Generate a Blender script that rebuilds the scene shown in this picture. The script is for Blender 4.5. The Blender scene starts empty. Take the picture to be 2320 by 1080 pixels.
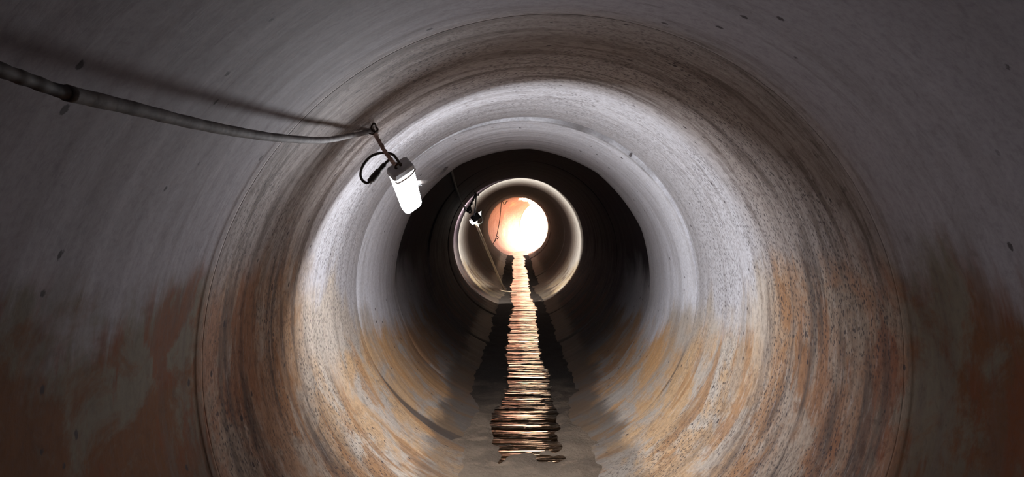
import bpy, math, random
import numpy as np
from mathutils import Vector, Matrix

C = bpy.context.scene.collection
random.seed(7)
RNG = np.random.default_rng(11)
PI = math.pi
R = 1.10                       # inner radius of the tunnel in metres
F = 1743.0                     # focal length in pixels of the 2320 px wide frame
VPX, VPY = 1168.0, 485.0       # where the tunnel axis vanishes
CX, CZ = -0.088, 0.473         # camera offset from the tunnel axis

# ------------------------------------------------------------------ camera
cam_d = bpy.data.cameras.new('camera')
cam_d.sensor_width = 36.0
cam_d.lens = F / 2320 * 36.0
cam_d.shift_x = (1160 - VPX) / 2320
cam_d.shift_y = (VPY - 540) / 2320
cam_d.clip_start = 0.02
cam_d.clip_end = 300
cam = bpy.data.objects.new('camera', cam_d)
C.objects.link(cam)
cam.location = (CX, 0, CZ)
cam.rotation_euler = (PI / 2, 0, 0)
bpy.context.scene.camera = cam

# ------------------------------------------------------------------ sky, sun, exposure
vs = bpy.context.scene.view_settings
vs.view_transform = 'Standard'
vs.look = 'None'
vs.exposure = 0.0
vs.gamma = 1.0
vs.use_curve_mapping = False
world = bpy.data.worlds.new('sky')
bpy.context.scene.world = world
world.use_nodes = True
bg = world.node_tree.nodes['Background']
bg.inputs[0].default_value = (0.86, 0.92, 1.0, 1)
bg.inputs[1].default_value = 3.0
sun_d = bpy.data.lights.new('sun', 'SUN')
sun_d.energy = 20.0
sun_d.angle = math.radians(25)     # hazy sun
sun_d.color = (1.0, 0.93, 0.82)
sun = bpy.data.objects.new('sun', sun_d)
C.objects.link(sun)
sun.rotation_euler = Vector((-0.38, 0.62, -0.70)).to_track_quat('-Z', 'Y').to_euler()
sun.location = (4, 20, 14)

LAMP_FRONT = 40.0             # throw of its broad face back along the tunnel
LAMP_AREA = 52.0               # forward throw of the near lamp
LAMP_GLOW = 9.0               # surface glow of its diffuser
LAMP2_SPOT = 380.0
LED = (0.94, 0.955, 1.0)
cy = bpy.context.scene.cycles
cy.adaptive_threshold = 0.02
cy.max_bounces = 7
cy.diffuse_bounces = 5
cy.glossy_bounces = 3
cy.transparent_max_bounces = 8


# ------------------------------------------------------------------ helpers
def tag(o, label=None, cat=None, group=None, kind=None):
    if label: o['label'] = label
    if cat: o['category'] = cat
    if group: o['group'] = group
    if kind: o['kind'] = kind
    return o


def mesh_obj(name, verts, faces, mat=None, parent=None, smooth=True):
    me = bpy.data.meshes.new(name)
    me.from_pydata([tuple(v) for v in verts], [], faces)
    me.update()
    if smooth:
        me.polygons.foreach_set('use_smooth', [True] * len(me.polygons))
    o = bpy.data.objects.new(name, me)
    C.objects.link(o)
    if mat: me.materials.append(mat)
    if parent: child(o, parent)
    return o


def child(o, parent):
    o.parent = parent
    o.matrix_parent_inverse = parent_world(parent).inverted()


def parent_world(p):
    m = p.matrix_basis.copy()
    if p.parent is not None:
        m = parent_world(p.parent) @ p.matrix_parent_inverse @ m
    return m


def empty(name, loc):
    o = bpy.data.objects.new(name, None)
    o.empty_display_size = 0.1
    o.location = loc
    C.objects.link(o)
    return o


def at(px, py, d):
    """The point seen at a pixel of the photograph, d metres into the tunnel."""
    return Vector((CX + (px - VPX) / F * d, d, CZ - (py - VPY) / F * d))


def on_wall(px, py, gap=0.0):
    """The point where that line of sight meets the tunnel wall, gap metres short of it radially."""
    a, b = (px - VPX) / F, -(py - VPY) / F
    r = R - gap
    A = a * a + b * b
    B = 2 * (a * CX + b * CZ)
    Cc = CX * CX + CZ * CZ - r * r
    return at(px, py, (-B + math.sqrt(B * B - 4 * A * Cc)) / (2 * A))


def spline(pts, n=8):
    """Catmull-Rom through the points."""
    P = [Vector(p) for p in pts]
    P = [P[0] * 2 - P[1]] + P + [P[-1] * 2 - P[-2]]
    out = []
    for i in range(1, len(P) - 2):
        for k in range(n):
            t = k / n
            a, b, c, d = P[i - 1], P[i], P[i + 1], P[i + 2]
            out.append(0.5 * ((2 * b) + (c - a) * t + (2 * a - 5 * b + 4 * c - d) * t * t
                              + (3 * b - a - 3 * c + d) * t ** 3))
    out.append(P[-2])
    return out


def tube_geo(path, radius, sides=10, V=None, Fc=None):
    """A swept tube with capped ends; radius is a number or a function of the fraction along the path."""
    V = [] if V is None else V
    Fc = [] if Fc is None else Fc
    n = len(path)
    base = len(V)
    up = Vector((0.31, 0.17, 0.94))
    prev = None
    for i, p in enumerate(path):
        t = (path[min(i + 1, n - 1)] - path[max(i - 1, 0)])
        t = t.normalized() if t.length > 1e-9 else Vector((0, 1, 0))
        if prev is None:
            u = t.cross(up)
            if u.length < 1e-4: u = t.cross(Vector((1, 0, 0)))
            u.normalize()
        else:
            u = prev - t * prev.dot(t)
            u.normalize()
        prev = u
        w = t.cross(u)
        r = radius(i / max(1, n - 1)) if callable(radius) else radius
        for k in range(sides):
            a = 2 * PI * k / sides
            V.append(p + (u * math.cos(a) + w * math.sin(a)) * r)
    for i in range(n - 1):
        for k in range(sides):
            a, b = base + i * sides + k, base + i * sides + (k + 1) % sides
            Fc.append((a, a + sides, b + sides, b))
    Fc.append(tuple(base + k for k in range(sides)))
    Fc.append(tuple(base + (n - 1) * sides + k for k in reversed(range(sides))))
    return V, Fc


def tube(name, path, radius, mat, parent=None, sides=10):
    V, Fc = tube_geo(path, radius, sides)
    return mesh_obj(name, V, Fc, mat, parent)


def loft(name, rings, mat, parent=None, smooth=False):
    """Closed solid through a list of equal-length rings of points."""
    V, Fc = [], []
    m = len(rings[0])
    for r in rings: V += r
    for i in range(len(rings) - 1):
        for k in range(m):
            a, b = i * m + k, i * m + (k + 1) % m
            Fc.append((a, b, b + m, a + m))
    Fc.append(tuple(reversed(range(m))))
    Fc.append(tuple((len(rings) - 1) * m + k for k in range(m)))
    return mesh_obj(name, V, Fc, mat, parent, smooth)


# ------------------------------------------------------------------ material helpers
class NT:
    def __init__(self, name):
        self.m = bpy.data.materials.new(name)
        self.m.use_nodes = True
        self.t = self.m.node_tree
        self.t.nodes.clear()
        self.out = self.t.nodes.new('ShaderNodeOutputMaterial')

    def n(self, typ, **kw):
        nd = self.t.nodes.new(typ)
        for k, v in kw.items(): setattr(nd, k, v)
        return nd

    def put(self, sock, v):
        if hasattr(v, 'is_output') or isinstance(v, bpy.types.NodeSocket):
            self.t.links.new(v, sock)
        elif isinstance(v, (tuple, list)) and len(v) == 3 and sock.type == 'RGBA':
            sock.default_value = (*v, 1)
        else:
            sock.default_value = v

    def math(self, op, a, b=0.0, clamp=False):
        nd = self.n('ShaderNodeMath', operation=op, use_clamp=clamp)
        self.put(nd.inputs[0], a)
        self.put(nd.inputs[1], b)
        return nd.outputs[0]

    def step(self, v, lo, hi, a=0.0, b=1.0):
        nd = self.n('ShaderNodeMapRange', interpolation_type='SMOOTHSTEP', clamp=True)
        self.put(nd.inputs[0], v)
        for i, x in enumerate((lo, hi, a, b)): self.put(nd.inputs[i + 1], x)
        return nd.outputs[0]

    def mix(self, f, a, b, blend='MIX'):
        nd = self.n('ShaderNodeMix', data_type='RGBA', blend_type=blend)
        self.put(nd.inputs[0], f)
        self.put(nd.inputs[6], a)
        self.put(nd.inputs[7], b)
        return nd.outputs[2]

    def scale(self, v, s):
        nd = self.n('ShaderNodeVectorMath', operation='MULTIPLY')
        self.put(nd.inputs[0], v)
        nd.inputs[1].default_value = s
        return nd.outputs[0]

    def add(self, v, w):
        nd = self.n('ShaderNodeVectorMath', operation='ADD')
        self.put(nd.inputs[0], v)
        self.put(nd.inputs[1], w)
        return nd.outputs[0]

    def noise(self, v, sc=1.0, detail=4.0, rough=0.55, dist=0.0):
        nd = self.n('ShaderNodeTexNoise')
        self.put(nd.inputs['Vector'], v)
        nd.inputs['Scale'].default_value = sc
        nd.inputs['Detail'].default_value = detail
        nd.inputs['Roughness'].default_value = rough
        nd.inputs['Distortion'].default_value = dist
        return nd.outputs['Fac']

    def ramp(self, f, stops, interp='LINEAR'):
        nd = self.n('ShaderNodeValToRGB')
        cr = nd.color_ramp
        cr.interpolation = interp
        while len(cr.elements) < len(stops): cr.elements.new(0.5)
        for e, (p, c) in zip(cr.elements, stops):
            e.position = p
            e.color = (*c, 1) if isinstance(c, tuple) else (c, c, c, 1)
        self.put(nd.inputs[0], f)
        return nd.outputs[0]

    def bump(self, h, strength=1.0, dist=0.01, normal=None):
        nd = self.n('ShaderNodeBump')
        nd.inputs['Strength'].default_value = strength
        nd.inputs['Distance'].default_value = dist
        self.put(nd.inputs['Height'], h)
        if normal is not None: self.put(nd.inputs['Normal'], normal)
        return nd.outputs[0]

    def principled(self, color, rough=0.7, normal=None, metal=0.0, spec=0.5):
        p = self.n('ShaderNodeBsdfPrincipled')
        self.put(p.inputs['Base Color'], color)
        self.put(p.inputs['Roughness'], rough)
        self.put(p.inputs['Metallic'], metal)
        self.put(p.inputs['Specular IOR Level'], spec)
        if normal is not None: self.put(p.inputs['Normal'], normal)
        self.t.links.new(p.outputs[0], self.out.inputs[0])
        return p


def simple_mat(name, color, color2=None, rough=0.6, sc=40.0, metal=0.0, bump=0.3):
    t = NT(name)
    tc = t.n('ShaderNodeTexCoord').outputs['Object']
    nz = t.noise(tc, sc, 5.0, 0.6)
    col = t.mix(t.step(nz, 0.35, 0.68), color, color2 or tuple(c * 0.6 for c in color))
    t.principled(col, rough, t.bump(nz, bump, 0.004), metal)
    return t.m


def emit_mat(name, color, strength):
    t = NT(name)
    e = t.n('ShaderNodeEmission')
    e.inputs[0].default_value = (*color, 1)
    e.inputs[1].default_value = strength
    t.t.links.new(e.outputs[0], t.out.inputs[0])
    return t.m


def concrete_mat():
    """Spun concrete: the attribute 'arc' is (arc length round the bore, distance along it, 0)."""
    t = NT('spun_concrete')
    arc = t.n('ShaderNodeAttribute', attribute_name='arc').outputs['Vector']
    pos = t.n('ShaderNodeNewGeometry').outputs['Position']
    sp = t.n('ShaderNodeSeparateXYZ'); t.put(sp.inputs[0], pos)
    x, y, z = sp.outputs
    zr = t.math('DIVIDE', z, R)
    warp = t.noise(arc, 0.9, 3.0, 0.5)
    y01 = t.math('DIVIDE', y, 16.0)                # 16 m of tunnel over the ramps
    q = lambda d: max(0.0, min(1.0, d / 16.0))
    # noises
    big = t.noise(arc, 1.35, 5.0, 0.6, 0.4)
    big2 = t.noise(t.add(arc, (17.3, 4.1, 2.0)), 2.6, 7.0, 0.68, 0.5)
    grit = t.noise(t.add(t.scale(arc, (20.0, 27.0, 1.0)), (1.0, 8.0, 3.0)), 1.0, 7.0, 0.72, 0.6)
    ring = t.noise(t.scale(arc, (1.0, 8.0, 1.0)), 1.0, 7.0, 0.66, 0.5)
    ringf = t.noise(t.add(t.scale(arc, (7.0, 40.0, 1.0)), (3.0, 9.0, 1.0)), 1.0, 6.0, 0.68, 0.5)
    fine = t.noise(arc, 55.0, 5.0, 0.7)
    drip = t.noise(t.add(t.scale(arc, (1.4, 7.0, 1.0)), (31.0, 7.0, 5.0)), 1.0, 8.0, 0.66, 0.5)
    # unstained colour along the tunnel, with the unlit dark past each lamp put in
    clean_with_shade = t.ramp(y01, [(0.0, (0.40, 0.385, 0.43)), (q(2.30), (0.37, 0.345, 0.375)), (q(2.44), (0.36, 0.315, 0.30)),
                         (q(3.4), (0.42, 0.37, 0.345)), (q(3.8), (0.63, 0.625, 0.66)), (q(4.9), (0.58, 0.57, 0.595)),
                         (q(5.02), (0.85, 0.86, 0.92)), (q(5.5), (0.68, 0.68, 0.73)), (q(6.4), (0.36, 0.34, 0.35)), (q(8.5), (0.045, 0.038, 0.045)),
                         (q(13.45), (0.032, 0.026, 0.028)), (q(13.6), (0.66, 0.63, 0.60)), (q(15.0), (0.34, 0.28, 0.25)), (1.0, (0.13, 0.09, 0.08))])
    # line below which the wall is stained, in radii above the axis (offset and scaled)
    hline = t.ramp(y01, [(0.0, 0.86), (q(2.4), 0.85), (q(3.3), 0.84), (q(3.9), 0.74), (q(5.0), 0.55),
                         (q(6.5), 0.36), (1.0, 0.42)])
    hl = t.math('SUBTRACT', t.math('MULTIPLY', hline, 1.5), 0.97)
    blobs = t.noise(t.add(t.scale(arc, (1.5, 3.4, 1.0)), (11.0, 23.0, 4.0)), 1.0, 8.0, 0.62, 0.3)
    hn = t.math('ADD', t.math('MULTIPLY', t.math('SUBTRACT', big, 0.5), 0.9),
                t.math('MULTIPLY', t.math('SUBTRACT', drip, 0.5), 0.45))
    stain = t.step(t.math('SUBTRACT', t.math('ADD', hl, hn), zr), -0.10, 0.14)
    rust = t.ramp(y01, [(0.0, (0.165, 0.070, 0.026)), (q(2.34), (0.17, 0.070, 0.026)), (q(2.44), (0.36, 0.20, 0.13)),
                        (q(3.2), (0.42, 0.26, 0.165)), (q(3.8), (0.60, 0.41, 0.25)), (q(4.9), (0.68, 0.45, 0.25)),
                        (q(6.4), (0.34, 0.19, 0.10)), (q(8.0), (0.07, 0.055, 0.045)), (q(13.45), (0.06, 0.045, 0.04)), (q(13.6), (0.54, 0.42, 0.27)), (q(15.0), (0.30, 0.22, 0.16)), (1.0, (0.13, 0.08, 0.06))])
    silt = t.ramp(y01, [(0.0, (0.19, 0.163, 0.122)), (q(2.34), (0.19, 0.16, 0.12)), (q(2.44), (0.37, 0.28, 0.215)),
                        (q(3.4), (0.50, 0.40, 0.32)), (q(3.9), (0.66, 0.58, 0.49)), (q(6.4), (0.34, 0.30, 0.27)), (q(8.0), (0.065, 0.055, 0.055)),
                        (q(13.45), (0.055, 0.045, 0.045)), (q(13.6), (0.58, 0.51, 0.43)), (q(15.0), (0.32, 0.26, 0.21)), (1.0, (0.13, 0.09, 0.075))])  # rust, silt and blotch ramps hold the same painted dark
    # past 3.6 m the orange only begins well below the axis
    low = t.math('MAXIMUM', t.step(y, 3.7, 3.4), t.step(t.math('ADD', zr, t.math('MULTIPLY', t.math('SUBTRACT', big, 0.5), 0.9)), -0.10, -0.42))
    stcol = t.mix(t.math('MULTIPLY', t.step(big2, 0.42, 0.56), low), silt, rust)
    # deep rust blotches that run down from the stain line
    blot = t.math('MULTIPLY', t.step(blobs, 0.51, 0.56), t.step(drip, 0.38, 0.50))
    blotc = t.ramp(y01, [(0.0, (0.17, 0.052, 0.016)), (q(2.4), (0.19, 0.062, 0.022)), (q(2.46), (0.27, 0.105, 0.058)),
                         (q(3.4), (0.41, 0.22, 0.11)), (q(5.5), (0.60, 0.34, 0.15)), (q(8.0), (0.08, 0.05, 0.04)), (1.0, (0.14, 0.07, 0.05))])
    stcol = t.mix(t.math('MULTIPLY', t.math('MULTIPLY', blot, 0.85), t.math('MAXIMUM', low, 0.1)), stcol, blotc)
    # the foot of the near pipe is caked with dark wet dirt
    caked = t.math('MULTIPLY', t.step(y, 2.46, 2.38), t.step(t.math('ADD', zr, t.math('MULTIPLY', t.math('SUBTRACT', big2, 0.5), 0.5)), -0.05, -0.45))
    stcol = t.mix(t.math('MULTIPLY', caked, 0.75), stcol, (0.095, 0.048, 0.022))
    col = t.mix(stain, clean_with_shade, stcol)
    # brown-black grime in rings, heaviest between the near joint and the lamp
    grime_w = t.ramp(y01, [(0.0, 0.05), (q(1.7), 0.12), (q(2.3), 0.55), (q(2.5), 0.88), (q(3.45), 0.88), (q(3.75), 0.36), (q(5.0), 0.26),
                           (q(6.4), 0.2), (1.0, 0.35)])
    grime = t.math('MULTIPLY', t.step(ring, 0.46, 0.66), grime_w)
    col = t.mix(grime, col, (0.13, 0.10, 0.085))
    scratch = t.math('MULTIPLY', t.step(ringf, 0.56, 0.70), t.math('MULTIPLY', grime_w, t.step(big, 0.38, 0.6)))
    col = t.mix(scratch, col, (0.10, 0.08, 0.07))
    pale = t.math('MULTIPLY', t.step(ringf, 0.46, 0.32), t.ramp(y01, [(0.0, 0.0), (q(2.3), 0.02), (q(2.6), 0.25), (q(6.4), 0.25), (q(6.6), 0.05), (1.0, 0.1)]))
    col = t.mix(pale, col, (0.72, 0.69, 0.68))
    # blow holes and pits
    v1 = t.n('ShaderNodeTexVoronoi', feature='F1')
    t.put(v1.inputs['Vector'], t.add(t.scale(arc, (46.0, 74.0, 1.0)), (0.0, 0.0, 0.37)))
    v1.inputs['Scale'].default_value = 1.0
    pits_m = t.step(t.noise(t.add(arc, (5.0, 2.0, 8.0)), 1.7, 3.0, 0.6), 0.36, 0.56)
    pits_w = t.ramp(y01, [(0.0, 0.0), (q(2.35), 0.0), (q(2.5), 0.85), (q(4.3), 0.85), (q(4.95), 0.35), (q(5.05), 0.0), (1.0, 0.0)])
    pit = t.math('MULTIPLY', t.math('MULTIPLY', t.step(t.math('ADD', v1.outputs['Distance'], t.math('MULTIPLY', t.math('SUBTRACT', grit, 0.5), 0.9)), 0.46, 0.20), t.step(fine, 0.40, 0.50)),
                 t.math('MULTIPLY', pits_m, pits_w))
    v2 = t.n('ShaderNodeTexVoronoi', feature='F1')
    t.put(v2.inputs['Vector'], t.add(t.scale(arc, (8.5, 10.5, 1.0)), (2.0, 5.0, 0.71)))
    v2.inputs['Scale'].default_value = 1.0
    sep = t.n('ShaderNodeSeparateColor'); t.put(sep.inputs[0], v2.outputs['Color'])
    hole = t.math('MULTIPLY', t.step(t.math('ADD', v2.outputs['Distance'], t.math('MULTIPLY', grit, 0.30)), 0.26, 0.22),
                  t.step(sep.outputs[0], 0.42, 0.46))
    dark = t.math('MAXIMUM', pit, t.math('MULTIPLY', hole, 0.9))
    col = t.mix(dark, col, (0.05, 0.04, 0.045))
    # black dirt packed into the two nearest joints
    jd = t.math('ABSOLUTE', t.math('SUBTRACT', y, 5.0))
    jd = t.math('MULTIPLY', t.step(t.math('ADD', jd, t.math('MULTIPLY', t.math('SUBTRACT', fine, 0.5), 0.06)), 0.036, 0.018), t.step(t.noise(t.add(arc, (2.0, 40.0, 6.0)), 1.3, 3.0, 0.6), 0.42, 0.62, 0.05, 0.8))
    jd2 = t.math('ABSOLUTE', t.math('SUBTRACT', y, 13.56))
    jd = t.math('MAXIMUM', jd, t.math('MULTIPLY', t.step(jd2, 0.05, 0.03), 0.6))
    col = t.mix(jd, col, (0.09, 0.075, 0.07))
    # grain of the sand and dirt in the surface
    gw = t.ramp(y01, [(0.0, 0.16), (q(2.3), 0.24), (q(2.5), 0.60), (q(4.0), 0.55), (q(4.9), 0.34), (q(5.1), 0.14), (1.0, 0.2)])
    col = t.mix(t.math('MULTIPLY', t.step(grit, 0.48, 0.66), gw), col, t.mix(1.0, col, (0.34, 0.29, 0.28), 'MULTIPLY'))
    col = t.mix(t.math('MULTIPLY', t.step(grit, 0.46, 0.32), t.math('MULTIPLY', gw, 0.55)), col, t.mix(1.0, col, (1.5, 1.5, 1.5), 'MULTIPLY'))
    col = t.mix(t.math('MULTIPLY', t.step(fine, 0.4, 0.7), 0.22), col, tuple([0.12, 0.10, 0.10]))
    # shade behind the offset joint put into the colour, low on the left side
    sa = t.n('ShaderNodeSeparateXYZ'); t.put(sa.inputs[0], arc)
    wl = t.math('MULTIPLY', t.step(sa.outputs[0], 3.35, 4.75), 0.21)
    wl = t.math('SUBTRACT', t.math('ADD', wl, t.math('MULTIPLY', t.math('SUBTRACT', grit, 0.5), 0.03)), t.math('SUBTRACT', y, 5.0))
    joint_shade = t.math('MULTIPLY', t.step(wl, 0.0, 0.02), t.step(y, 4.998, 5.004))
    col = t.mix(t.math('MULTIPLY', joint_shade, 0.85), col, (0.10, 0.078, 0.07))
    # lack of lamp light in the dark stretch, painted onto its crown
    crown_shade = t.math('MULTIPLY', t.math('MULTIPLY', t.step(y, 6.44, 6.50), t.step(y, 13.56, 13.50)), t.step(t.math('ADD', zr, t.math('MULTIPLY', t.math('SUBTRACT', big, 0.5), 0.7)), -0.25, 0.15))
    col = t.mix(t.math('MULTIPLY', crown_shade, 0.95), col, (0.014, 0.010, 0.013))
    # damp margin of the stream: soaked concrete is darker and smoother
    wet = t.step(t.math('ADD', zr, t.math('ADD', t.math('MULTIPLY', t.math('SUBTRACT', big2, 0.5), 0.16), t.math('MULTIPLY', t.math('SUBTRACT', drip, 0.5), 0.10))), -0.80, -0.86)
    soak = t.math('MULTIPLY', wet, t.ramp(y01, [(0.0, 0.35), (q(4.4), 0.45), (q(5.4), 0.75), (1.0, 0.8)]))
    col = t.mix(soak, col, (0.075, 0.06, 0.05))
    h = t.math('ADD', t.math('MULTIPLY', ring, 0.5), t.math('ADD', t.math('MULTIPLY', ringf, 0.20), t.math('MULTIPLY', grit, 0.20)))
    rough = t.math('SUBTRACT', 0.78, t.math('MULTIPLY', wet, 0.22))
    h = t.math('MULTIPLY', h, t.ramp(y01, [(0.0, 0.16), (q(2.2), 0.22), (q(2.5), 1.0), (1.0, 1.0)]))
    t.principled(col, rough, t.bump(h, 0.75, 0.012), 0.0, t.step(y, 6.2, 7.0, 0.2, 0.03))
    return t.m


def water_mat():
    t = NT('stream_water')
    tc = t.n('ShaderNodeTexCoord').outputs['Object']
    a = t.noise(t.scale(tc, (0.9, 5.0, 1.0)), 1.0, 2.5, 0.5, 0.25)
    b = t.noise(t.add(t.scale(tc, (2.6, 16.0, 1.0)), (4.0, 1.0, 0.0)), 1.0, 2.0, 0.5, 0.5)
    h = t.math('ADD', t.math('MULTIPLY', a, 0.8), t.math('MULTIPLY', b, 0.30))
    spw = t.n('ShaderNodeSeparateXYZ'); t.put(spw.inputs[0], tc)
    # a riffle at the near end, calmer deeper in
    h = t.math('MULTIPLY', h, t.ramp(t.math('DIVIDE', spw.outputs[1], 30.0), [(0.0, 1.0), (0.22, 1.0), (0.42, 0.45), (0.7, 0.85), (1.0, 0.85)]))
    nrm = t.bump(h, 1.0, 0.06)
    g = t.n('ShaderNodeBsdfGlossy'); g.inputs['Roughness'].default_value = 0.035
    g.inputs['Color'].default_value = (1, 1, 1, 1)
    t.put(g.inputs['Normal'], nrm)
    tr = t.n('ShaderNodeBsdfTransparent'); tr.inputs['Color'].default_value = (0.62, 0.52, 0.43, 1)
    fr = t.n('ShaderNodeFresnel'); fr.inputs['IOR'].default_value = 1.33
    t.put(fr.inputs['Normal'], nrm)
    ms = t.n('ShaderNodeMixShader')
    t.put(ms.inputs[0], fr.outputs[0])
    t.put(ms.inputs[1], tr.outputs[0])
    t.put(ms.inputs[2], g.outputs[0])
    t.t.links.new(ms.outputs[0], t.out.inputs[0])
    return t.m


def earth_mat(name, c1, c2, c3, sc=0.6, deep=None):
    t = NT(name)
    tc = t.n('ShaderNodeTexCoord').outputs['Object']
    a = t.noise(tc, sc, 6.0, 0.6, 0.4)
    b = t.noise(t.add(tc, (7.0, 3.0, 1.0)), sc * 1.7, 5.0, 0.6)
    col = t.mix(t.step(a, 0.35, 0.65), c1, c2)
    col = t.mix(t.step(b, 0.56, 0.70), col, c3)
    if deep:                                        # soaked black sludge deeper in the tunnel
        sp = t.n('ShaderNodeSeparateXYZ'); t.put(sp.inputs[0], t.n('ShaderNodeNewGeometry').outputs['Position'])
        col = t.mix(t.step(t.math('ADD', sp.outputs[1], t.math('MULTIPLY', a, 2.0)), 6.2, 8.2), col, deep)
    t.principled(col, 0.9, t.bump(t.noise(tc, sc * 9, 6.0, 0.65), 0.6, 0.08), 0.0, 0.2)
    return t.m


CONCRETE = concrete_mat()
WATER = water_mat()
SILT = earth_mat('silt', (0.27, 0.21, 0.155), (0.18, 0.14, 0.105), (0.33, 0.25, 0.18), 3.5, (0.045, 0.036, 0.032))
CLAY = earth_mat('red_clay', (0.74, 0.56, 0.42), (0.66, 0.44, 0.31), (0.60, 0.58, 0.28), 0.5)
PINK = earth_mat('daylit_concrete', (0.66, 0.40, 0.31), (0.60, 0.33, 0.24), (0.62, 0.55, 0.32), 1.1)
BLACK = simple_mat('black_rubber', (0.022, 0.018, 0.018), (0.045, 0.035, 0.032), 0.55, 60)
DUSTY = simple_mat('dusty_conduit', (0.20, 0.175, 0.165), (0.10, 0.082, 0.075), 0.8, 26)
RUSTYC = simple_mat('rusty_cable', (0.030, 0.022, 0.020), (0.075, 0.036, 0.022), 0.75, 14)
ROPE = simple_mat('old_rope', (0.58, 0.43, 0.39), (0.36, 0.26, 0.23), 0.9, 60)
GREY = simple_mat('grey_plastic', (0.66, 0.70, 0.77), (0.52, 0.55, 0.60), 0.5, 25)
IRON = simple_mat('rusty_iron', (0.05, 0.038, 0.034), (0.10, 0.055, 0.035), 0.7, 50, 0.3)
POLE = simple_mat('pale_timber', (0.82, 0.68, 0.52), (0.66, 0.50, 0.34), 0.7, 20)
STEEL = simple_mat('white_steel', (0.75, 0.75, 0.77), (0.6, 0.6, 0.62), 0.4, 25)
STONE = simple_mat('pebble_stone', (0.20, 0.17, 0.15), (0.10, 0.085, 0.08), 0.7, 30)
GLOW = emit_mat('lit_diffuser', LED, LAMP_GLOW)
GLOW2 = emit_mat('lit_lens', (1.0, 0.97, 0.92), 40.0)

# ------------------------------------------------------------------ the tunnel: one mesh per pipe
tunnel = empty('wall_tunnel', (0, 0, -R))
tag(tunnel, 'round concrete tunnel made of pipes laid end to end', 'tunnel', kind='structure')

# start, end, offset at start, offset at end, radius profile
BOUNDS = [-5.1, -2.6, -0.1, 2.41, 5.0, 6.45, 9.0, 11.5, 13.55, 16.0, 18.5, 21.0, 23.5, 26.0, 28.2]
OFF = {2.41: ((0.028, 0.0), (0.030, 0.0))}


def profile(k, y, y0, y1):
    """Inner radius of pipe k at y."""
    r = R
    e0, e1 = y - y0, y1 - y
    if k == 4:                                      # the pale pipe past the near lamp: thick rounded mouth and a crest at its end
        r = 1.118 - 0.075 * (1 - math.exp(-max(0.0, e0) / 0.30))
        if e1 < 0.05: r += (0.05 - e1) * 0.2
        return r
    if k == 8:                                      # the same shape past the far lamp
        return 1.115 - 0.055 * (1 - math.exp(-max(0.0, e0) / 0.45))
    if k == 5: r = 1.115 - 0.01 * min(1, e0 / 1.5)
    lip = 0.020
    if k == 2 and e1 < 1 or k == 3 and e0 < 1: lip = 0.0008
    if k == 3 and e1 < 1: lip = 0.03
    if e0 < 0.035: r += lip * (1 - e0 / 0.035)
    if e1 < 0.035: r += lip * (1 - e1 / 0.035)
    return r


def offset(k, f):
    if k <= 2: return (0.030, 0.0)
    if k == 3: return (0.030 - 0.045 * f, 0.0)
    if k == 4: return (-0.030, -0.034)
    if k == 5: return (-0.006, -0.006)
    return ((k * 7 % 5 - 2) * 0.004, (k * 5 % 3 - 1) * 0.004)


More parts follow.
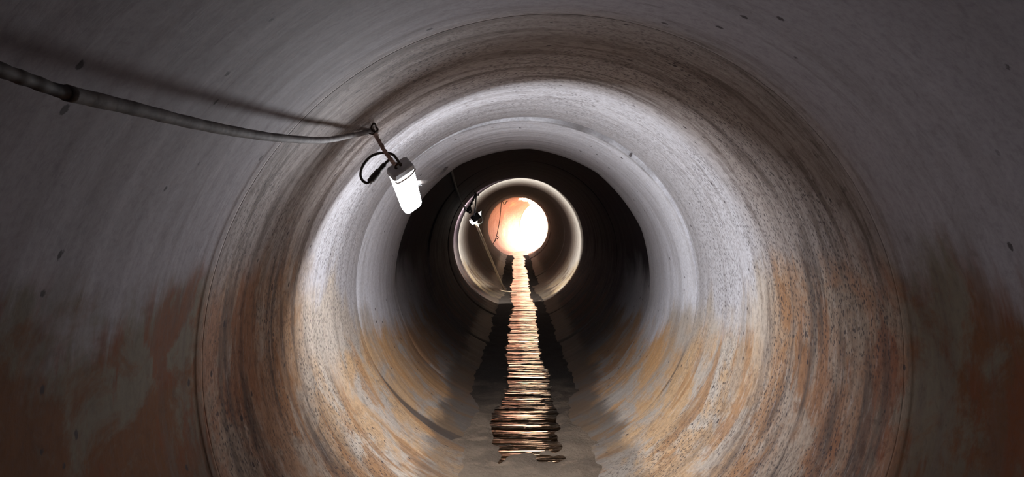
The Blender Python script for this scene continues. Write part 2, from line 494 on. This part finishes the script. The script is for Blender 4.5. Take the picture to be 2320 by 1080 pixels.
def make_pipe(k, y0, y1):
    near = y1 < 7 and y0 > -1
    nt = 224 if near else (128 if y0 > -1 else 64)
    n_mid = 110 if near else (44 if y0 > -1 else 10)
    ys = sorted(set([y0, y0 + .008, y0 + .02, y0 + .035, y1 - .05, y1 - .035, y1 - .02, y1 - .008, y1]
                    + [y0 + .035 + (y1 - y0 - .085) * i / n_mid for i in range(n_mid + 1)]))
    th = np.linspace(-PI / 2, 1.5 * PI, nt + 1)      # the seam lies at the bottom, under the silt
    ph = RNG.uniform(0, 2 * PI, 40)
    V, uv = [], []
    for yy in ys:
        f = (yy - y0) / (y1 - y0)
        ox, oz = offset(k, f)
        r0 = profile(k, yy, y0, y1)
        w = np.zeros_like(th)
        for j in range(7):                          # ridges left by the spinning mould, fading in and out round the bore
            fr = (3.1, 5.7, 9.3, 14.9, 23.0, 37.0, 51.0)[j]
            am = (2.2, 1.6, 1.3, 1.0, 0.7, 0.45, 0.35)[j] * 0.001
            m = 0.5 + 0.5 * np.sin(th * (1 + j % 3) + ph[j])
            w += am * m * math.sin(fr * yy * 2 * PI / 1.9 + ph[j + 10] )
        w += 0.003 * np.sin(3 * th + ph[30] + yy * 0.8) * math.sin(yy * 1.3 + ph[31])
        if k == 4:                                  # the crest was boarded: it is a little polygonal
            seg = 2 * PI / 11
            g = min(1.0, max(0.0, (yy - y0 - 0.7) / 0.7)) ** 2
            w += g * 0.22 * R * (1 / np.cos((th + 0.2) % seg - seg / 2) - 1.02)
            w += g * 0.035 * (0.5 - 0.5 * np.sin(th))
        if k == 2: w = w * min(1.0, (y1 - yy) / 0.25)
        if k == 3: w = w * min(1.0, (yy - y0) / 0.25)
        if k == 2: w = w * 0.4
        rr = r0 + w
        for a, r_ in zip(th, rr):
            V.append((ox + r_ * math.cos(a), yy, oz + r_ * math.sin(a)))
            uv.append((a * R, yy, k * 0.0))
    ny, m = len(ys), nt + 1
    Fc = []
    for i in range(ny - 1):
        for j in range(nt):
            a = i * m + j
            Fc.append((a, a + m, a + m + 1, a + 1))
    # end faces and the outside of the shell
    def ring_out(yy, f):
        b = len(V)
        for a in th:
            V.append((1.235 * math.cos(a), yy, 1.235 * math.sin(a)))
            uv.append((a * R, yy + (0.1 if f else -0.1), 0.0))
        return b
    o0, o1 = ring_out(y0, 0), ring_out(y1, 1)
    last = (ny - 1) * m
    for j in range(nt):
        Fc.append((j, j + 1, o0 + j + 1, o0 + j))
        Fc.append((last + j + 1, last + j, o1 + j, o1 + j + 1))
        Fc.append((o0 + j, o0 + j + 1, o1 + j + 1, o1 + j))
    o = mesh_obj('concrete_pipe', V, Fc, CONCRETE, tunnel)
    at_ = o.data.attributes.new('arc', 'FLOAT_VECTOR', 'POINT')
    at_.data.foreach_set('vector', np.array(uv, dtype=np.float32).ravel())
    sm = [True] * len(o.data.polygons)
    for i in range((ny - 1) * nt, len(sm)): sm[i] = False
    o.data.polygons.foreach_set('use_smooth', sm)
    return o


pipes = []
for k in range(len(BOUNDS) - 1):
    pipes.append(make_pipe(k, BOUNDS[k], BOUNDS[k + 1]))

# earth packed round the pipes keeps daylight out of the joints
V, Fc = [], []
n = 48
for r_, yy in ((1.236, -5.2), (1.236, 28.2), (1.9, 28.2), (1.9, -5.2)):
    for j in range(n):
        a = 2 * PI * j / n
        V.append((r_ * math.cos(a), yy, r_ * math.sin(a)))
for i in range(4):
    for j in range(n):
        a, b = i * n + j, i * n + (j + 1) % n
        c, d = ((i + 1) % 4) * n + (j + 1) % n, ((i + 1) % 4) * n + j
        Fc.append((a, b, c, d))
cover = mesh_obj('wall_earth', V, Fc, CLAY, None, False)
tag(cover, 'red earth packed round the outside of the tunnel', 'earth', kind='structure')

V = [(1.9 * math.cos(2 * PI * j / n), yy, 1.9 * math.sin(2 * PI * j / n)) for yy in (-5.2, -5.35) for j in range(n)]
Fc = [tuple(range(n)), tuple(reversed(range(n, 2 * n)))] + [(j, n + j, n + (j + 1) % n, (j + 1) % n) for j in range(n)]
wb = mesh_obj('wall_back_added', V, Fc, SILT, None, False)  # added and unseen: keeps sky light from entering behind the camera
tag(wb, 'added dark wall shutting out the sky behind the viewer', 'wall', kind='structure')

# ------------------------------------------------------------------ stream and silt bed
ZW = -1.036


def bed_h(x, y):
    xc = x + 0.02 * math.sin(y * 0.9) + 0.012 * math.sin(y * 2.3 + 1) - 0.02 + 0.045 * max(0.0, min(1.0, (6.8 - y) * 0.8))
    t_ = min(1.0, max(0.0, (abs(xc) - (0.075 + 0.065 * max(0.0, min(1.0, 6.6 - y)))) / 0.17))
    h = -1.066 + 0.042 * t_ * t_ * (3 - 2 * t_)
    if y < 5.9: h += 0.036 * min(1.0, (5.9 - y) / 1.3) ** 1.5 * (1 - t_)
    h += 0.0055 * math.sin(x * 9 + y * 1.7) * math.sin(y * 3.1 + x * 4) + 0.006 * math.sin(y * 11 + 3 * math.sin(x * 6 + y)) * math.sin(x * 17 + 2 * math.sin(y * 2)) + 0.003 * math.sin(y * 27 + 2 * math.sin(x * 21)) * math.sin(x * 31 + y)
    return h


V, Fc = [], []
ys = np.concatenate([np.linspace(-1.0, 3.0, 30), np.linspace(3.05, 9, 260), np.linspace(9.05, 28.2, 220)])
xs = np.linspace(-0.52, 0.52, 60)
for yy in ys:
    for xx in xs:
        V.append((xx, yy, bed_h(xx, yy)))
m = len(xs)
for i in range(len(ys) - 1):
    for j in range(m - 1):
        Fc.append((i * m + j, i * m + j + 1, (i + 1) * m + j + 1, (i + 1) * m + j))
# a skirt gives the bed its depth
b0 = len(V)
for yy in ys:
    V.append((-0.30, yy, -1.09)); V.append((0.30, yy, -1.09))
for i in range(len(ys) - 1):
    a, b = b0 + 2 * i, b0 + 2 * i + 2
    Fc.append((i * m, (i + 1) * m, b, a))
    Fc.append(((i + 1) * m + m - 1, i * m + m - 1, a + 1, b + 1))
    Fc.append((a, b, b + 1, a + 1))
bed = mesh_obj('floor', V, Fc, SILT)
tag(bed, 'brown silt on the tunnel invert under the shallow stream', 'floor', kind='structure')

V, Fc = [], []
ysw = np.concatenate([np.linspace(3.4, 12, 420), np.linspace(12.05, 33.0, 300)])
xsw = np.linspace(-0.40, 0.40, 24)
for yy in ysw:
    amp = 0.0022 * min(1.0, max(0.2, (yy - 4.2) / 1.5))
    for xx in xsw:
        zz = amp * (math.sin(yy * 23 + 2.2 * math.sin(xx * 1.6 + yy * 1.3)) * 0.5 + math.sin(yy * 39 + xx * 2 + 1.7 * math.sin(yy * 2.2)) * 0.3
                    + 1.2 * math.sin(yy * 7.3 + 2.0 * math.sin(yy * 1.1 + xx)) * math.sin(yy * 1.7 + xx))
        V.append((xx, yy, ZW + zz))
m = len(xsw)
for i in range(len(ysw) - 1):
    for j in range(m - 1):
        Fc.append((i * m + j, i * m + j + 1, (i + 1) * m + j + 1, (i + 1) * m + j))
wat = mesh_obj('stream_water', V, Fc, WATER)
tag(wat, 'shallow rippled stream along the tunnel floor reflecting the daylight', 'water', kind='stuff')

# ------------------------------------------------------------------ daylight beyond the mouth
# the bend of pale broken pipe that runs on into the open cutting
V, Fc = [], []
nb, na = 44, 40
RI, RO = 1.10, 1.22
for layer, rad in ((0, RI), (1, RO)):
    for i in range(nb + 1):
        s = i / nb
        yy = 28.2 + 5.2 * s
        xx = 0.045 * (yy - 28.2) ** 2
        for j in range(na + 1):
            # from the crown down the left side and under the stream
            top = 1.62 - 0.85 * s + 0.05 * math.sin(9 * s) + 0.03 * math.sin(31 * s)
            a = PI / 2 + 0.10 - (top - 1.30) + (1.5 * PI + 0.75 - (PI / 2 + 0.10 - (top - 1.30))) * j / na
            w = 0.006 * math.sin(yy * 11) * (1 if layer == 0 else 0)
            V.append((xx + (rad + w) * math.cos(a), yy, (rad + w) * math.sin(a)))
W = na + 1
N = (nb + 1) * W
for i in range(nb):
    for j in range(na):
        a = i * W + j
        Fc.append((a, a + 1, a + W + 1, a + W))
        Fc.append((N + a, N + a + W, N + a + W + 1, N + a + 1))
    Fc.append((i * W, (i + 1) * W, N + (i + 1) * W, N + i * W))
    Fc.append((i * W + na, N + i * W + na, N + (i + 1) * W + na, (i + 1) * W + na))
for j in range(na):
    Fc.append((j, N + j, N + j + 1, j + 1))
    a = nb * W + j
    Fc.append((a, a + 1, N + a + 1, N + a))
bend = mesh_obj('broken_pipe', V, Fc, PINK)
tag(bend, 'pale pink broken pipe bending away in daylight past the far mouth', 'pipe')

# walls of the open cutting
V, Fc = [], []
na, nh = 72, 14
for i in range(na + 1):
    a = -PI / 2 + 2 * PI * i / na
    for j in range(nh + 1):
        zz = -1.15 + 5.2 * j / nh
        rr = 5.6 + 0.10 * j + 0.18 * math.sin(7 * a + j) + 0.12 * math.sin(13 * a + 2.3 * j)
        V.append((0.8 + rr * math.cos(a), 33.6 + rr * math.sin(a), zz))
for i in range(na):
    for j in range(nh):
        a0 = i * (nh + 1) + j
        q = [V[a0], V[a0 + 1], V[a0 + nh + 2], V[a0 + nh + 1]]
        if min(p[1] for p in q) < 29.5 and min(abs(p[0]) for p in q) < 1.9 and min(p[2] for p in q) < 1.9: continue
        Fc.append((a0, a0 + nh + 1, a0 + nh + 2, a0 + 1))
bank = mesh_obj('terrain_cutting', V, Fc, CLAY)
tag(bank, 'sunlit clay sides of the open cutting beyond the tunnel mouth', 'earth bank', kind='structure')
V = [(0.8 + 6.3 * math.cos(2 * PI * i / 48), 33.6 + 6.3 * math.sin(2 * PI * i / 48), -1.12 + 0.02 * math.sin(i * 2.1)) for i in range(48)]
V.append((0.8, 33.6, -1.10))
pit = mesh_obj('ground_cutting', V, [(i, (i + 1) % 48, 48) for i in range(48)], CLAY)
tag(pit, 'pale clay ground of the open cutting beyond the tunnel mouth', 'ground', kind='structure')

# ------------------------------------------------------------------ near lamp
A_HOOK = on_wall(846, 296, 0.015)


def build_near_lamp():
    d0 = 3.22
    top = at(907, 381, d0)                            # middle of the housing end
    axis = (at(934, 468, d0 + 0.27) - top)            # towards the free end
    ln = axis.length
    ax = axis.normalized()
    wv = (at(932, 361, d0) - at(891, 401, d0))
    wv = (wv - ax * wv.dot(ax)).normalized()
    nv = ax.cross(wv).normalized()                    # depth of the body
    if nv.y < 0: nv = -nv
    root = empty('work_lamp', top)
    tag(root, 'large glowing white lamp with grey end cap hanging near the tunnel wall', 'lamp', 'lamps hung along the tunnel wall')
    hw, hd = 0.051, 0.030

    def ring(s, w, d, ch, w2=None):
        c = top + ax * s
        pts = [(-w + ch, -d), (w - ch, -d), (w, -d + ch), (w, d - ch), (w - ch, d), (-w + ch, d), (-w, d - ch), (-w, -d + ch)]
        return [c + wv * p[0] + nv * p[1] for p in pts]
    # housing end cap: a squarish tray, stepped where it meets the diffuser
    loft('housing', [ring(-0.016, hw - 0.008, hd - 0.004, 0.008), ring(-0.010, hw - 0.001, hd, 0.008), ring(0.006, hw + 0.002, hd + 0.002, 0.008),
                     ring(0.014, hw + 0.003, hd + 0.003, 0.008), ring(0.016, hw - 0.001, hd - 0.001, 0.008)], GREY, root)
    df = loft('diffuser', [ring(0.0165, hw - 0.001, hd - 0.001, 0.008), ring(0.05, hw - 0.0015, hd - 0.0015, 0.009),
                           ring(ln * 0.96, hw - 0.006, hd - 0.006, 0.010), ring(ln * 1.03, hw - 0.014, hd - 0.014, 0.009)], GLOW, root)
    df['label'] = 'glowing white diffuser'
    # wire bail across the face of the diffuser
    face = -(hd + 0.003)
    pts = [top + ax * 0.016 - wv * hw + nv * face, top + ax * 0.034 - wv * (hw * 0.82) + nv * face, top + ax * 0.040 - wv * (hw * 0.2) + nv * face,
           top + ax * 0.036 + wv * (hw * 0.55) + nv * face, top + ax * 0.016 + wv * hw + nv * face]
    tube('wire_bail', spline(pts, 6), 0.0034, IRON, root, 6)
    # eyelet on the end
    ec = top - ax * 0.012 - wv * 0.006
    V, Fc = [], []
    ring_pts = [ec - ax * 0.004 + (wv * math.cos(2 * PI * i / 20) - ax * math.sin(2 * PI * i / 20)) * 0.014 - ax * 0.008 for i in range(21)]
    tube('eyelet', ring_pts, 0.0045, IRON, root, 8)
    # spring clip at the side
    cp = top + ax * (ln * 0.60) + wv * (hw - 0.004)
    tube('side_clip', spline([cp - ax * 0.004, cp + wv * 0.010 + ax * 0.004, cp + wv * 0.022 + ax * 0.010, cp + wv * 0.026 + ax * 0.022], 6),
         lambda f: 0.0042 - 0.002 * f, STEEL, root, 8)
    # supply cord looping out to a moulded plug
    cd = tube('power_cord', spline([ec + wv * 0.012, at(899, 360, d0 - .04), at(888, 349, d0 - .05), at(866, 346, d0 - .05), at(842, 353, d0 - .04), at(824, 372, d0 - .02),
                                    at(817, 393, d0), at(821, 408, d0), at(832, 414, d0), at(842, 407, d0)], 8), 0.0058, BLACK, root)
    pg = tube('plug', spline([at(836, 412, d0 - .005), at(846, 402, d0), at(858, 388, d0), at(866, 378, d0), at(876, 367, d0 - .01), at(882, 362, d0 - .02)], 8),
              lambda f: (0.0125 if f < 0.12 else (0.0155 if f < 0.42 else (0.0105 if f < 0.72 else 0.0062))) * (1 - 0.06 * (int(f * 30) % 2)), BLACK, cd)
    pg['label'] = 'thick ribbed black plug'
    # the lamp's own light
    ld = bpy.data.lights.new('lamp_light', 'AREA')
    ld.energy = LAMP_AREA
    ld.color = LED
    ld.shape = 'RECTANGLE'
    ld.size = 0.09
    ld.size_y = 0.20
    lo = bpy.data.objects.new('lamp_light', ld)
    C.objects.link(lo)
    lo.location = top + ax * (ln * 0.60) + Vector((0.03, 0.07, 0.0))
    lo.rotation_euler = Vector((0.40, 0.74, -0.60)).to_track_quat('-Z', 'Y').to_euler()
    child(lo, root)
    ld = bpy.data.lights.new('lamp_front_light', 'SPOT')
    ld.energy = LAMP_FRONT
    ld.color = LED
    ld.spot_size = math.radians(118)
    ld.spot_blend = 1.0
    ld.shadow_soft_size = 0.06
    lo = bpy.data.objects.new('lamp_front_light', ld)
    C.objects.link(lo)
    lo.location = top + ax * (ln * 0.55) - nv * (hd + 0.075)
    lo.rotation_euler = Vector((0.14, -0.96, -0.14)).to_track_quat('-Z', 'Y').to_euler()
    child(lo, root)
    return top, ax, wv


lamp_top, lamp_ax, lamp_w = build_near_lamp()

# rope that carries the lamp
rp = spline([A_HOOK + Vector((0.004, 0, -0.012)), at(858, 318, 3.17), at(872, 342, 3.15), at(886, 361, 3.16), at(893, 371, 3.18)], 8)
V, Fc = [], []
for s in range(3):                                     # three twisted strands
    path = []
    for i, p in enumerate(rp):
        a = i * 0.55 + s * 2 * PI / 3
        path.append(p + Vector((math.cos(a), 0.3 * math.sin(a), math.sin(a))) * 0.0042)
    tube_geo(path, 0.0052, 7, V, Fc)
rope = mesh_obj('hanging_rope', V, Fc, ROPE)
tag(rope, 'short pinkish brown rope holding the large glowing lamp to the wall hook', 'rope')

# iron hook in the wall
hk = empty('wall_hook', A_HOOK)
tag(hk, 'dark iron hook in the wall above the large glowing lamp', 'hook')
outw = Vector((A_HOOK.x, 0, A_HOOK.z)).normalized()
tube('spike', [A_HOOK + outw * 0.025, A_HOOK, A_HOOK - outw * 0.03], 0.007, IRON, hk)
tube('hook_bend', spline([A_HOOK - outw * 0.028, at(851, 284, 3.16), at(846, 280, 3.15), at(841, 290, 3.16), at(848, 298, 3.16), at(856, 294, 3.17), at(853, 288, 3.18)], 6), 0.0038, IRON, hk, 8)
tube('binding_wire', spline([at(836, 302, 3.16), at(845, 304, 3.15), at(850, 299, 3.14), at(856, 299, 3.16)], 6), 0.0028, IRON, hk, 6)

# ------------------------------------------------------------------ supply cables
near = empty('supply_cable', on_wall(130, 205, 0.03))
tag(near, 'thick dusty cable sagging along the near wall to the lamp hook', 'cable')
GAPS = [(846, 297, .012), (800, 306, .050), (735, 317, .092), (640, 313, .115), (540, 299, .125), (430, 277, .130), (300, 245, .135), (150, 210, .138)]
RUN = [on_wall(*g) for g in GAPS] + [on_wall(70, 183, .139), on_wall(0, 158, .14), on_wall(-120, 112, .14), on_wall(-330, 40, .12)]
run = spline(RUN, 10)
cut = (len(GAPS) - 1) * 10
tube('conduit', run[:cut + 1], lambda f: 0.0095 + 0.0022 * min(1, f * 1.6) + 0.0004 * math.sin(f * 90), DUSTY, near, 14)
cr = tube('inner_cable', run[cut - 1:], lambda f: 0.0094 + 0.0005 * math.sin(f * 40), RUSTYC, near, 12)
cr['label'] = 'bare black rust-marked end of the cable'

A2 = on_wall(1019, 369, 0.012)
c2 = tube('link_cable', spline([at(948, 414, 3.62), at(962, 411, 3.9), at(975, 408, 4.3), at(990, 401, 5.0), at(1004, 389, 5.6), A2], 10), 0.0105, DUSTY)
tag(c2, 'grey cable rising from behind the large glowing lamp to the next wall hook', 'cable')
c3 = tube('link_cable.001', spline([A2, at(1027, 402, 7.6), at(1035, 430, 9.0), at(1046, 458, 10.6), at(1056, 474, 12.0)], 10), 0.0125, DUSTY)
tag(c3, 'grey cable falling from the second wall hook towards the distant small lamp', 'cable')
h2 = empty('wall_hook.001', A2)
tag(h2, 'small iron hook at the crown side where two grey cables meet', 'hook')
o2 = Vector((A2.x, 0, A2.z)).normalized()
tube('spike', [A2 + o2 * 0.02, A2, A2 - o2 * 0.03], 0.009, IRON, h2)
tube('hook_bend', spline([A2 - o2 * 0.026, A2 - o2 * 0.04 + Vector((0.016, 0, 0)), A2 - o2 * 0.035 + Vector((0.032, 0, 0.012)), A2 - o2 * 0.014 + Vector((0.03, 0, 0.018))], 6), 0.006, IRON, h2, 8)


# ------------------------------------------------------------------ far lamp, its cords and the pole
def build_far_lamp():
    d = 12.25
    c = at(1078, 492, d)
    u = d / F                                          # metres per pixel there
    root = empty('work_lamp.001', c)
    tag(root, 'small distant lamp facing away, white rim catching the light', 'lamp', 'lamps hung along the tunnel wall')
    X, Y, Z = Vector((1, 0, 0)), Vector((0, 1, 0)), Vector((0, 0, 1))
    wv = (X * 0.80 + Z * 0.60).normalized()
    hv = (Z * 0.80 - X * 0.60).normalized()

    def ring(s, w, h, ch):
        pts = [(-w + ch, -h), (w - ch, -h), (w, -h + ch), (w, h - ch), (w - ch, h), (-w + ch, h), (-w, h - ch), (-w, -h + ch)]
        return [c + wv * p[0] + hv * p[1] + Y * s for p in pts]
    loft('housing', [ring(-0.06, 0.045, 0.035, 0.014), ring(-0.04, 0.075, 0.055, 0.018), ring(0.03, 0.085, 0.062, 0.018), ring(0.034, 0.080, 0.058, 0.018)], BLACK, root)
    ln = loft('lens', [ring(0.0345, 0.080, 0.058, 0.018), ring(0.05, 0.074, 0.052, 0.018)], GLOW2, root)
    ln['label'] = 'bright white lens on the far side'
    # pale reflector wings that show past the housing
    def wing(pts, name='reflector_wing'):
        V, Fc = [], []
        q = [at(px, py, d + 0.01) for px, py in pts]
        cen = sum(q, Vector()) / len(q)
        m = len(q)
        rings = [[p for p in q], [cen + (p - cen) * 0.9 + Y * 0.02 for p in q]]
        loft(name, rings, GLOW2, root)
    wing([(1064, 499), (1070, 500), (1074, 497), (1079, 494), (1082, 498), (1081, 503), (1076, 507), (1070, 508), (1066, 505)])
    wing([(1083, 488), (1086, 482), (1090, 478), (1091, 482), (1089, 488), (1086, 491)])
    tube('bracket', spline([at(1090, 480, d), at(1091, 490, d), at(1094, 497, d - .02), at(1093, 503, d - .03), at(1088, 507, d - .02), at(1082, 508, d)], 7), 0.0075, STEEL, root, 8)
    tube('cable_gland', spline([at(1075, 476, d), at(1076, 482, d - .03), at(1074, 488, d - .06)], 6), 0.012, GREY, root, 8)
    ld = bpy.data.lights.new('lamp_light', 'SPOT')
    ld.energy = LAMP2_SPOT
    ld.color = (1.0, 0.95, 0.86)
    ld.spot_size = math.radians(128)
    ld.spot_blend = 0.10
    ld.shadow_soft_size = 0.03
    lo = bpy.data.objects.new('lamp_light', ld)
    C.objects.link(lo)
    lo.location = c + Y * 0.07 + Z * 0.06
    lo.rotation_euler = Vector((-0.22, 1.0, -0.22)).to_track_quat('-Z', 'Y').to_euler()
    child(lo, root)
    return root


far_lamp = build_far_lamp()
A3 = on_wall(1076, 436, 0.015)
h3 = empty('wall_hook.002', A3)
tag(h3, 'small iron hook in the wall above the distant small lamp', 'hook')
o3 = Vector((A3.x, 0, A3.z)).normalized()
tube('spike', [A3 + o3 * 0.02, A3, A3 - o3 * 0.04], 0.012, IRON, h3)
tube('hook_bend', spline([A3 - o3 * 0.03, A3 - o3 * 0.05 + Vector((0.02, 0, -0.01)), A3 - o3 * 0.03 + Vector((0.035, 0, 0.01))], 6), 0.008, IRON, h3, 8)
d3 = A3.y


def braid(name, pts, r, mat):
    """Two strands twisted round each other."""
    path = spline(pts, 10)
    V, Fc = [], []
    for s in range(2):
        p2 = [p + Vector((math.cos(i * .5 + s * PI), 0, math.sin(i * .5 + s * PI))) * r * 0.9 for i, p in enumerate(path)]
        tube_geo(p2, r, 7, V, Fc)
    return mesh_obj(name, V, Fc, mat)


b1 = braid('twisted_cord', [A3 - o3 * 0.03, at(1073, 450, d3), at(1067, 464, d3 + .05), at(1061, 473, d3 + .1), at(1056, 475, d3 + .1), at(1052, 468, d3 + .1)], 0.011, BLACK)
tag(b1, 'twisted black cord knotted beside the distant small lamp', 'cord')
b2 = tube('power_cord', spline([A3 - o3 * 0.035, at(1078, 455, d3 + .1), at(1077, 472, d3 + .2), at(1076, 482, 12.2)], 8), 0.011, BLACK, far_lamp)
b3 = braid('cord_knot', [at(1053, 472, d3 + .08), at(1060, 478, d3 + .06), at(1066, 473, d3 + .06), at(1068, 479, d3 + .06), at(1064, 482, d3 + .08), at(1058, 476, d3 + .05), at(1068, 471, d3 + .05)], 0.010, BLACK)
tag(b3, 'tangle of black cord just left of the distant small lamp', 'cord')
b4 = tube('loose_wire', spline([at(1053, 474, d3 + .08), at(1052, 486, d3 + .1), at(1051, 502, d3 + .1)], 6), 0.004, BLACK)
tag(b4, 'thin black wire end dangling against the pale ring', 'wire')

pl = tube('timber_pole', [at(1077 + 66 * f, 502 + 156 * f, 12.36 + 2.62 * f) for f in [i / 12 for i in range(13)]], lambda f: 0.0215 - 0.004 * f, POLE)
tag(pl, 'long pale pole leaning from the distant lamp down to the stream', 'pole')
st = tube('stick', [at(1128, 656.5, 14.86), at(1143, 659.5, 14.84), at(1156, 660.5, 14.8), at(1170, 661.5, 14.76)], lambda f: 0.014 - 0.005 * f, POLE)
tag(st, 'thin pale stick lying at the foot of the leaning pole', 'stick')

D5 = 21.5
w1 = tube('drop_wire', spline([at(1151, 455, D5), at(1147, 457, D5), at(1145, 462, D5), at(1142, 463, D5), at(1139, 457, D5), at(1136, 459, D5), at(1134, 480, D5), at(1131, 505, D5), at(1126, 530, D5), at(1121, 546, D5), at(1116, 553, D5)], 8), 0.0095, BLACK)
tag(w1, 'thin dark wire hanging across the bright tunnel mouth', 'wire')
w2 = tube('wire_coil', spline([at(1126, 534, D5 - .02), at(1129, 537, D5 - .02), at(1127, 541, D5 - .02), at(1124, 539, D5 - .02), at(1122, 545, D5 - .02), at(1119, 548, D5 - .02)], 8), 0.011, BLACK)
tag(w2, 'small dark coil low on the wire crossing the tunnel mouth', 'wire')


# ------------------------------------------------------------------ stones on the silt
def pebble(name, p, s, label, seed):
    rr = random.Random(seed)
    V, Fc = [], []
    nu, nv_ = 10, 6
    V.append(p + Vector((0, 0, s * 0.6)))
    for i in range(1, nv_):
        ph = PI * i / nv_
        for j in range(nu):
            a = 2 * PI * j / nu
            k = s * rr.uniform(0.85, 1.12)
            V.append(p + Vector((k * 1.2 * math.sin(ph) * math.cos(a), k * math.sin(ph) * math.sin(a), 0.6 * k * math.cos(ph))))
    V.append(p - Vector((0, 0, s * 0.6)))
    for j in range(nu): Fc.append((0, 1 + j, 1 + (j + 1) % nu))
    for i in range(nv_ - 2):
        for j in range(nu):
            a, b = 1 + i * nu + j, 1 + i * nu + (j + 1) % nu
            Fc.append((a, a + nu, b + nu, b))
    e = len(V) - 1
    for j in range(nu): Fc.append((e, e - nu + (j + 1) % nu, e - nu + j))
    o = mesh_obj(name, V, Fc, STONE)
    tag(o, label, 'stone', 'stones on the wet tunnel floor')


def on_level(px, py, z):
    return at(px, py, (CZ - z) * F / (py - VPY))


pebble('pebble', on_level(1084, 1050, ZW), 0.016, 'small dark stone lying in the shallow stream at its near end', 1)
pebble('pebble.001', on_wall(1354, 1008, 0.004), 0.010, 'tiny dark stone on the pale wall foot, right of the stream', 2)
pebble('pebble.002', on_wall(1338, 1026, 0.004), 0.010, 'tiny dark stone by the stream edge, nearer the camera than its twin', 3)
